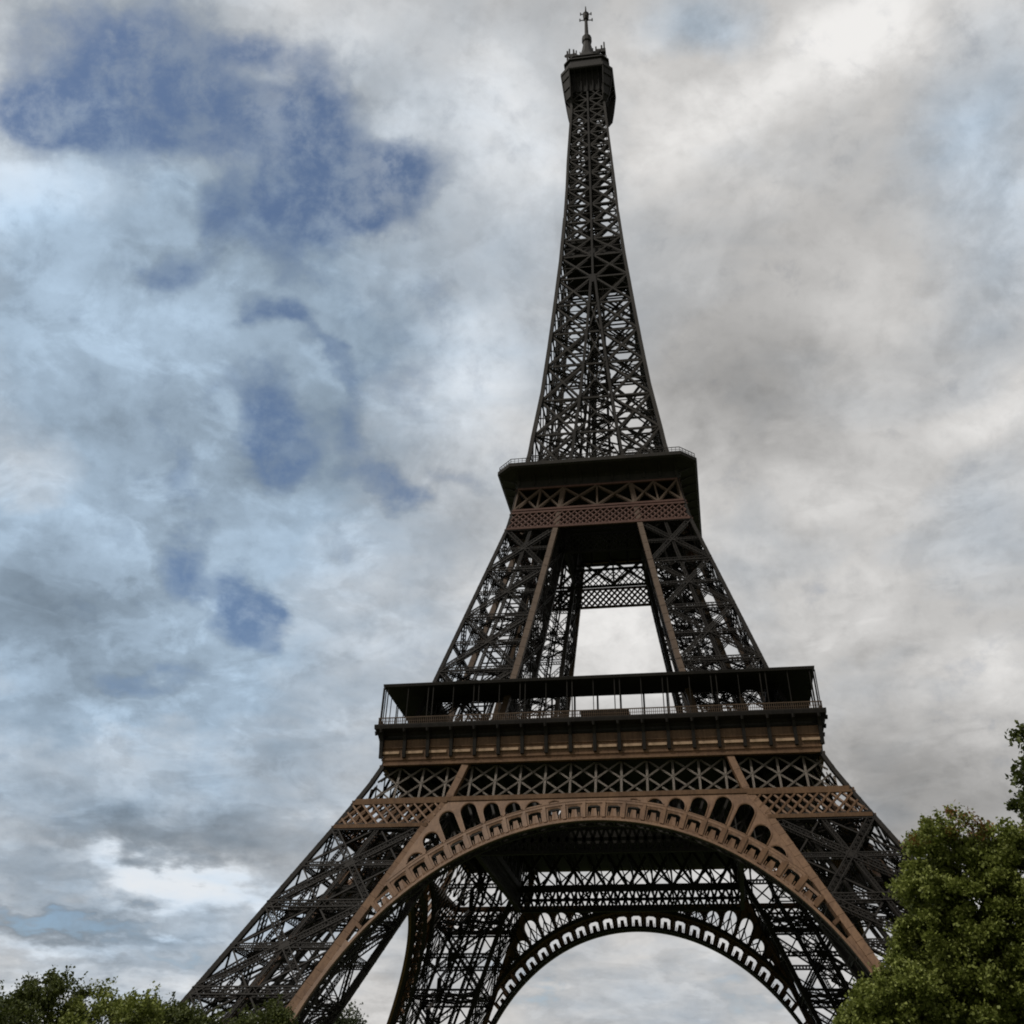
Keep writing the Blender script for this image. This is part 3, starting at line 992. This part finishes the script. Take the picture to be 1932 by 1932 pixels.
# stair tower winding beside the guide
for i in range(len(zz) - 1):
    s = 1 if i % 2 else -1
    us.bar((-2.6 * s, 2.6, zz[i]), (2.6 * s, 2.6, zz[i + 1]), .7, .16)
    us.bar((-2.6 * s, -2.6, zz[i]), (2.6 * s, -2.6, zz[i + 1]), .5, .14)
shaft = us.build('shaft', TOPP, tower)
zs = sorted(set([117.06, 275] + [z for z, _ in WZ + VZ if 117.1 < z < 275]))
for sx, sy in ((-1, -1), (1, -1), (1, 1), (-1, 1)):
    cb = MB()
    for i in range(len(zs) - 1):
        a, b = zs[i], zs[i + 1]
        t = .85 if a < 190 else .7
        cb.bar((sx * (W(a) - .35), sy * (W(a) - .35), a), (sx * (W(b) - .35), sy * (W(b) - .35), b + .1), t, t, (0, -1, 0))
    cb.build('corner_girder', TOPP, shaft)
    rb = MB()
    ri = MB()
    zr = [z for z in zs if z <= 181]
    for i in range(len(zr) - 1):
        a, b = zr[i], zr[i + 1]
        # (sx, sy) picks the face and the side of its centre line
        for mbx, dep in ((rb, 0), (ri, 1)):
            if sy < 0:
                P = lambda z: Vector((sx * (V(z) + .32), -(V(z) + .32) if dep else -W(z) + .3, z))
            else:
                P = lambda z: Vector((sx * (V(z) + .32), (V(z) + .32) if dep else W(z) - .3, z))
            mbx.bar(P(a), P(b), .62, .6, (0, -1, 0))
    rb.build('rib', LATT, shaft)
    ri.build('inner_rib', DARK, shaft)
    rs = MB()
    for i in range(len(zr) - 1):
        a, b = zr[i], zr[i + 1]
        P = lambda z: Vector((sx * (W(z) - .3), sy * (V(z) + .32), z))
        rs.bar(P(a), P(b), .62, .6, (1, 0, 0))
    rs.build('rib', LATT, shaft)
for k in range(4):
    cr = MB()
    for i in range(len(zs) - 1):
        a, b = zs[i], zs[i + 1]
        if b > 180:
            cr.bar((0, -W(max(a, 178)) + .25, max(a, 178)), (0, -W(b) + .25, b), .55, .5, (0, -1, 0))
    o = cr.build('rib', LATT, shaft)
    o.rotation_euler[2] = k * PI / 2

mp_ = MB()
mp_.loft([sq(w, z, 1.2) for z, w in ((189.2, 7.6), (189.4, 7.9), (190.0, 7.9), (190.0, 7.3), (194.6, 7.0), (194.8, 7.4), (195.3, 7.4))])
mp_.build('landing', DARK, tower)

# ------------------------------------------------------------------ summit
sm = MB()
sm.loft([sq(w, z, c) for z, w, c in ((266.5, 5.2, .5), (268, 5.3, .6), (271.0, 5.5, .8), (274.2, 6.2, 1.2), (274.9, 6.6, 1.6), (275.0, 8.3, 2.8), (275.3, 8.5, 2.88), (276.9, 8.5, 2.88),
                                       (277.3, 8.35, 2.8), (277.3, 7.7, 2.6))])
cabin = sm.build('summit_cabin', DARK, tower)
cbm = MB()
rings = []
for z, w, c in ((259.8, 5.55, .7), (262.3, 6.75, 1.5), (267, 7.45, 2.2), (272, 8.0, 2.6), (275.0, 8.3, 2.78)):
    rings.append([(-w, -w + c, z), (-w + c, -w, z), (-4.9, -4.9, z)])
cbm.loft(rings)
for z, w, c in ((262.3, 6.85, 1.5), (267, 7.55, 2.2), (272, 8.1, 2.6)):
    cbm.bar((-w, -w + c, z), (-w + c, -w, z), .3, .2, (0, 0, 1))
for s in (0, 1):
    cbm2 = cbm
    pts = [((-w, -w + c, z) if s else (-w + c, -w, z)) for z, w, c in ((259.8, 5.6, .7), (262.3, 6.8, 1.5), (267, 7.5, 2.2), (272, 8.05, 2.6), (275.0, 8.35, 2.78))]
    for i in range(4):
        cbm.bar(pts[i], pts[i + 1], .3, .3, (0, -1, 0))
c0 = cbm.build('corbel', DARK, cabin)
for k in (1, 2, 3):
    c = c0.copy()
    COL.objects.link(c)
    c.parent = cabin
    c.rotation_euler[2] = k * PI / 2
for k in range(4):
    for i in range(-2, 3):
        f = MB()
        x = i * 1.9
        prof = [(266.5, 5.4), (266.5, 5.7), (271, 6.2), (273.6, 7.0), (274.9, 8.2), (274.9, 6.5), (271, 5.6)]
        f.loft([[(x - .14, -w, z) for z, w in prof], [(x + .14, -w, z) for z, w in prof]])
        o = f.build('bracket', LATT, cabin)
        o.rotation_euler[2] = k * PI / 2
up = MB()
up.loft([sq(w, z, 2.0) for z, w in ((277.31, 7.3), (281.8, 7.0), (281.9, 7.5), (282.5, 7.5), (282.5, 6.2), (285.0, 6.0), (285.1, 6.4), (285.5, 6.4), (285.6, 4.9), (289, 4.0), (292, 3.0), (295, 2.5))])
for k in range(8):
    a = k * PI / 4 + .2
    up.bar((6.9 * math.cos(a), 6.9 * math.sin(a), 281), (6.9 * math.cos(a), 6.9 * math.sin(a), 282.6), .12, .12)
up.build('upper_cabin', DARK, tower)
rm_ = MB()
rg = sq(8.53, 276.2, 2.89)
for i in range(8):
    rm_.bar(rg[i], rg[(i + 1) % 8], .12, 1.3, (0, 0, 1))
rm_.build('rim', TOPP, cabin)


def aerial(x, y, z, items):
    m_ = MB()
    for (kind, dx, dz, s) in items:
        s *= 1.6 if kind != 'box' else 1.05
        dz += 2.0 if kind == 'rod' else 0.0
        if kind == 'rod':
            m_.bar((x + dx, y, 282.4), (x + dx, y, z + dz), s, s, (0, -1, 0))
        elif kind == 'box':
            m_.box(x + dx - s, x + dx + s, y - s, y + s, z + dz - s, z + dz + s * 1.3)
        else:
            m_.tube([(x + dx, y - .3, z + dz), (x + dx, y, z + dz)], [s, s * .5], 10)
    return m_.build('aerial', DARK, tower)


aerial(-5.9, -5.0, 284.2, [('rod', -.4, 4.2, .35), ('rod', .3, 5.4, .3), ('dish', -.2, 3.2, .8), ('box', 1.0, 2.6, .7), ('rod', 1.7, 4.8, .3), ('box', 2.0, 3.2, .55), ('rod', 2.6, 4.0, .25)])
aerial(5.2, -4.8, 284.6, [('rod', 1.0, 6.8, .3), ('box', .6, 3.2, .8), ('dish', -.4, 3.6, .85), ('rod', .1, 5.0, .35), ('box', -1.3, 3.4, .7), ('rod', -1.8, 4.6, .3), ('dish', -2.2, 3.0, .7)])
aerial(5.6, 4.6, 284.6, [('rod', .4, 6.2, .3), ('box', .2, 3.0, .8), ('rod', -1.0, 5.0, .3), ('dish', -.8, 3.6, .8)])
aerial(-3.4, -5.4, 283.2, [('rod', -.6, 4.4, .2), ('dish', .4, 3.0, .5), ('rod', 1.4, 3.4, .16), ('box', -1.4, 2.2, .4)])
aerial(2.2, -5.4, 283.0, [('rod', .2, 4.8, .18), ('dish', -.8, 2.8, .45), ('rod', 1.3, 5.6, .16), ('box', .9, 2.4, .4)])
aerial(6.4, -1.0, 284.0, [('rod', .1, 5.2, .18), ('box', .0, 2.6, .5), ('rod', -.7, 3.6, .16)])
aerial(-6.4, -1.0, 283.6, [('rod', .1, 4.6, .18), ('box', .0, 2.4, .5), ('rod', .6, 3.2, .16)])
aerial(-5.4, 4.8, 284.6, [('rod', -.2, 5.6, .3), ('box', .4, 2.8, .7), ('dish', .8, 3.6, .7)])

mt = MB()
mt.loft([[(r * math.cos(2 * PI * k / 10), r * math.sin(2 * PI * k / 10), z) for k in range(10)] for z, r in
         ((294.8, 2.3), (297, 1.95), (300, 1.5), (301.5, 1.35), (302.2, 1.75), (304.8, 1.7), (306.2, 1.0), (307.2, .7), (316, .55), (316.6, .95), (320.3, 1.15), (320.8, .5), (322.2, .3), (325.2, .18))])
mast = mt.build('mast', DARK, tower)
xa = MB()
for z, r in ((316.2, 2.2), (320.2, 1.9)):
    for a in (0.1, .1 + PI / 2):
        dx, dy = r * math.cos(a), r * math.sin(a)
        xa.bar((-dx, -dy, z), (dx, dy, z), .28, .28)
        for s in (-1, 1):
            xa.bar((s * dx, s * dy, z - .55), (s * dx, s * dy, z + .9), .4, .4, (0, -1, 0))
xa.build('crossarm', DARK, mast)


# ------------------------------------------------------------------ trees
def leaf_mat(name, ca, cb, cc):
    m = bpy.data.materials.new(name)
    m.use_nodes = True
    nt = m.node_tree
    b = nt.nodes['Principled BSDF']
    geo = mk(nt, 'ShaderNodeNewGeometry')
    tc = mk(nt, 'ShaderNodeTexCoord')
    n = noise(nt, tc.outputs['Object'], .8, 3.0)
    f = mth(nt, 'ADD', mth(nt, 'MULTIPLY', geo.outputs['Random Per Island'], .6), mth(nt, 'MULTIPLY', n.outputs['Fac'], .5))
    r = mk(nt, 'ShaderNodeValToRGB')
    r.color_ramp.elements[0].position = .15
    r.color_ramp.elements[0].color = (*ca, 1)
    r.color_ramp.elements[1].position = .9
    r.color_ramp.elements[1].color = (*cc, 1)
    e = r.color_ramp.elements.new(.55)
    e.color = (*cb, 1)
    nt.links.new(f, r.inputs[0])
    nt.links.new(r.outputs[0], b.inputs['Base Color'])
    b.inputs['Roughness'].default_value = .55
    b.inputs['Specular IOR Level'].default_value = .25
    tr = mk(nt, 'ShaderNodeBsdfTranslucent')
    nt.links.new(r.outputs[0], tr.inputs[0])
    mx = mk(nt, 'ShaderNodeMixShader')
    mx.inputs[0].default_value = .28
    nt.links.new(b.outputs[0], mx.inputs[1])
    nt.links.new(tr.outputs[0], mx.inputs[2])
    nt.links.new(mx.outputs[0], nt.nodes['Material Output'].inputs[0])
    return m


LEAF_A = leaf_mat('leaf_green', (.036, .048, .012), (.075, .092, .022), (.12, .14, .038))
LEAF_B = leaf_mat('leaf_bright_green', (.072, .090, .016), (.175, .205, .042), (.29, .32, .088))
LEAF_C = leaf_mat('leaf_dull_green', (.030, .040, .018), (.050, .064, .028), (.08, .095, .045))
RUST = leaf_mat('leaf_rust', (.10, .05, .015), (.20, .10, .03), (.28, .15, .05))
BARK = paint('bark', (.050, .040, .030), (.085, .070, .055), .9, 1.5)


def leaves_mesh(name, C, sizes, mats, midx):
    n = len(C)
    nrm = rng.normal(size=(n, 3))
    nrm[:, 2] = np.abs(nrm[:, 2]) + .25
    nrm /= np.linalg.norm(nrm, axis=1, keepdims=True)
    t = np.cross(nrm, rng.normal(size=(n, 3)))
    t /= np.linalg.norm(t, axis=1, keepdims=True) + 1e-9
    b = np.cross(nrm, t)
    L = sizes[:, None]
    wv = L * rng.uniform(.28, .42, (n, 1))
    bend = nrm * L * .12
    Vv = np.stack([C - t * L * .5 - bend, C + b * wv, C + t * L * .5 - bend, C - b * wv], 1).reshape(-1, 3)
    me = bpy.data.meshes.new(name)
    me.vertices.add(4 * n)
    me.vertices.foreach_set('co', Vv.ravel())
    me.loops.add(4 * n)
    me.loops.foreach_set('vertex_index', np.arange(4 * n, dtype=np.int32))
    me.polygons.add(n)
    me.polygons.foreach_set('loop_start', np.arange(0, 4 * n, 4, dtype=np.int32))
    for m in mats:
        me.materials.append(m)
    me.polygons.foreach_set('material_index', midx.astype(np.int32))
    me.update(calc_edges=True)
    return me


def crown_points(ell, nclump, per, clump_r, fill=.45):
    """clumps spread over the ellipsoids, leaves spread through each clump"""
    pts, ids = [], []
    vol = np.array([e[3] * e[4] * e[5] for e in ell]) ** .67
    vol /= vol.sum()
    for i in range(nclump):
        e = ell[rng.choice(len(ell), p=vol)]
        d = rng.normal(size=3)
        d /= np.linalg.norm(d)
        r = rng.uniform(fill, 1.0) ** .6
        c = np.array(e[:3]) + d * r * np.array(e[3:6])
        k = int(per * rng.uniform(.55, 1.3))
        R_ = clump_r * rng.uniform(.6, 1.25)
        q = rng.normal(size=(k, 3)) * np.array([1, 1, .75]) * R_ * .55
        pts.append(c + q)
        ids.append(np.full(k, i))
    return np.vstack(pts), np.concatenate(ids)


def tree(name, px, py_top, dist, ell, nclump, per, clump_r, leaf, mat, label, group=None, rust=0.0, sprigs=0, limbs=14):
    """a tree standing on the ground at a bearing and distance from the viewpoint; ell are crown lobes (dx, dy, z, rx, ry, rz)"""
    x, y = px
    root = empty(name, (x, y, 0))
    tag(root, label, 'tree', group)
    P, ids = crown_points(ell, nclump, per, clump_r)
    if sprigs:                      # shoots that stick out of the top outline
        top = P[np.argsort(-P[:, 2])[:sprigs * 40]]
        for s in range(sprigs):
            b = top[rng.integers(len(top))]
            d = np.array([rng.normal() * .35, rng.normal() * .35, 1.0])
            k = 16
            tt = rng.uniform(0, 1, (k, 1)) * rng.uniform(.4, 1.1) * clump_r
            P = np.vstack([P, b + d * tt + rng.normal(size=(k, 3)) * leaf * .5])
            ids = np.concatenate([ids, np.full(k, 10 ** 6)])
    sizes = leaf * rng.uniform(.6, 1.35, len(P))
    mid = np.zeros(len(P))
    if rust > 0:
        zt = np.quantile(P[:, 2], .93)
        pick = rng.uniform(size=ids.max() + 2 if ids.max() < 10 ** 6 else nclump + 1) < rust
        idc = np.minimum(ids, nclump)
        mid = (pick[idc] & (P[:, 2] > zt) & (rng.uniform(size=len(P)) < .4)).astype(float)
    me = leaves_mesh('crown', P, sizes, [mat, RUST], mid)
    o = bpy.data.objects.new('crown', me)
    COL.objects.link(o)
    o.parent = root
    zb = min(e[2] - e[5] for e in ell)
    zt = max(e[2] + e[5] * .6 for e in ell)
    tb = MB()
    r0 = .022 * zt + .06
    tb.tube([(0, 0, -.1), (.05, 0, zb * .5), (.1, .05, zb + .8), (0, .1, (zb + zt) / 2), (.05, 0, zt)], [r0 * 1.3, r0, r0 * .85, r0 * .5, r0 * .12], 8)
    for i in range(limbs):
        e = ell[i % len(ell)]
        d = rng.normal(size=3)
        d[2] = abs(d[2]) * .6
        d /= np.linalg.norm(d)
        end = np.array(e[:3]) + d * np.array(e[3:6]) * .8
        s0 = np.array([.05, .03, rng.uniform(zb, (zb + zt) / 2)])
        mid_ = (s0 + end) / 2 + rng.normal(size=3) * .3
        tb.tube([tuple(s0), tuple(mid_), tuple(end)], [r0 * .42, r0 * .25, r0 * .06], 6)
    tb.build('trunk', BARK, root)
    return root


def spot(px, dist, y=1932):
    """ground position at a photo bearing (px along the bottom edge) and distance"""
    d = F0 + RR * ((px - 988.17) / 1871.96) - UU * ((y - 555.16) / 1871.96)
    h = Vector((d.x, d.y, 0)).normalized()
    return (CAM.x + h.x * dist, CAM.y + h.y * dist)


def hgt(px, y, dist):
    d = F0 + RR * ((px - 988.17) / 1871.96) - UU * ((y - 555.16) / 1871.96)
    return CAM.z + d.z / math.hypot(d.x, d.y) * dist


ROW = 'trees along the lawn left of the tower'
D1 = 92
PXM = 1871.96 / D1 / 1.28        # rough pixels per metre at that distance near the bottom edge


def row_tree(px, ytop, wpx, dist, mat, label, n=110):
    z = hgt(px, ytop, dist)
    r = wpx / 2 * dist * 1.25 / 1871.96
    ell = [(0, 0, z - r * .95, r, r, r * .95), (-r * .5, .2, z - r * 1.45, r * .75, r * .8, r * .8), (r * .5, -.2, z - r * 1.4, r * .75, r * .8, r * .85), (0, 0, z - r * 2.0, r * 1.05, r, r * .9), (-r * .9, 0, z - r * 2.2, r * .8, r * .8, r * .8), (r * .9, 0, z - r * 2.2, r * .8, r * .8, r * .8)]
    return tree('tree', spot(px, dist, ytop + 40), 0, dist, ell, n * 3, 230, .72, .22, mat, label, ROW, sprigs=7)


row_tree(-14, 1872, 110, 88, LEAF_A, 'dark green tree cut off by the left edge of the picture')
row_tree(98, 1838, 140, 92, LEAF_A, 'tallest rounded tree in the row left of the tower', 150)
row_tree(215, 1852, 140, 90, LEAF_B, 'yellowish green tree between the tallest tree and the low ones', 150)
row_tree(318, 1880, 100, 96, LEAF_A, 'low dark tree just left of the tower leg foot')
row_tree(410, 1893, 130, 92, LEAF_A, 'low tree in front of the left tower leg foot')
row_tree(496, 1898, 90, 90, LEAF_A, 'small tree under the left inner edge of the arch')
z = hgt(655, 1893, 330)
tree('tree', spot(655, 330), 0, 330, [(0, 0, z - 5, 4, 4, 5), (-3, 0, z - 8, 5, 5, 6), (3, 0, z - 12, 7, 7, 8)], 90, 150, 2.2, .7, LEAF_C, 'distant dull green tree seen through the arch beside the left leg')

# clipped trees on the right
DR = 40
zt = hgt(1810, 1560, DR)
bx = spot(1880, DR, 1750)
m1 = DR * 1.08 / 1871.96
ell = []
for (px, py, rx, ry) in ((1752, 1592, 34, 36), (1785, 1590, 40, 36), (1830, 1602, 50, 38), (1895, 1618, 60, 46), (1850, 1675, 70, 70), (1930, 1690, 80, 70), (1975, 1662, 80, 75), (1752, 1680, 42, 70), (1815, 1720, 80, 90), (1900, 1750, 110, 110), (1990, 1760, 100, 120), (1742, 1760, 42, 80), (1745, 1850, 42, 80), (1800, 1860, 70, 90), (1890, 1870, 110, 110), (1980, 1880, 120, 120), (1790, 1960, 70, 90), (1920, 2000, 140, 120)):
    h_ = hgt(px, py, DR)
    q = spot(px, DR, py)
    ell.append((q[0] - bx[0], q[1] - bx[1] + random.uniform(-.3, .3), h_, rx * m1, 1.7, ry * m1 * 1.02))
tree('tree', bx, 0, DR, ell, 880, 260, .28, .115, LEAF_B, 'large dense clipped tree on the right with rust tinged top', None, rust=.35, sprigs=60)
bx2 = spot(1675, 38, 1900)
ell = []
for (px, py, rx, ry) in ((1674, 1874, 36, 22), (1710, 1870, 34, 24), (1650, 1912, 32, 24), (1618, 1950, 32, 16), (1685, 1935, 62, 38)):
    h_ = hgt(px, py, 38)
    q = spot(px, 38, py)
    ell.append((q[0] - bx2[0], q[1] - bx2[1], h_, rx * m1, 1.3, ry * m1))
tree('tree', bx2, 0, 38, ell, 190, 240, .26, .11, LEAF_B, 'smaller bright green tree in front of the right tower leg', None, sprigs=24)
bx3 = spot(2080, 30, 1500)
ell = []
m3 = 30 * 1.1 / 1871.96
for (px, py, rx, ry) in ((1952, 1392, 28, 40), (1922, 1452, 20, 6), (1955, 1466, 18, 12), (1948, 1528, 28, 15), (2050, 1440, 60, 90), (2100, 1540, 70, 90), (2070, 1350, 60, 60)):
    h_ = hgt(px, py, 30)
    q = spot(px, 30, py)
    ell.append((q[0] - bx3[0], q[1] - bx3[1], h_, rx * m3, .9, ry * m3))
tree('tree', bx3, 0, 30, ell, 130, 110, .22, .13, LEAF_A, 'tall tree at the right edge with only leafy twig ends showing', None, sprigs=12, limbs=0)
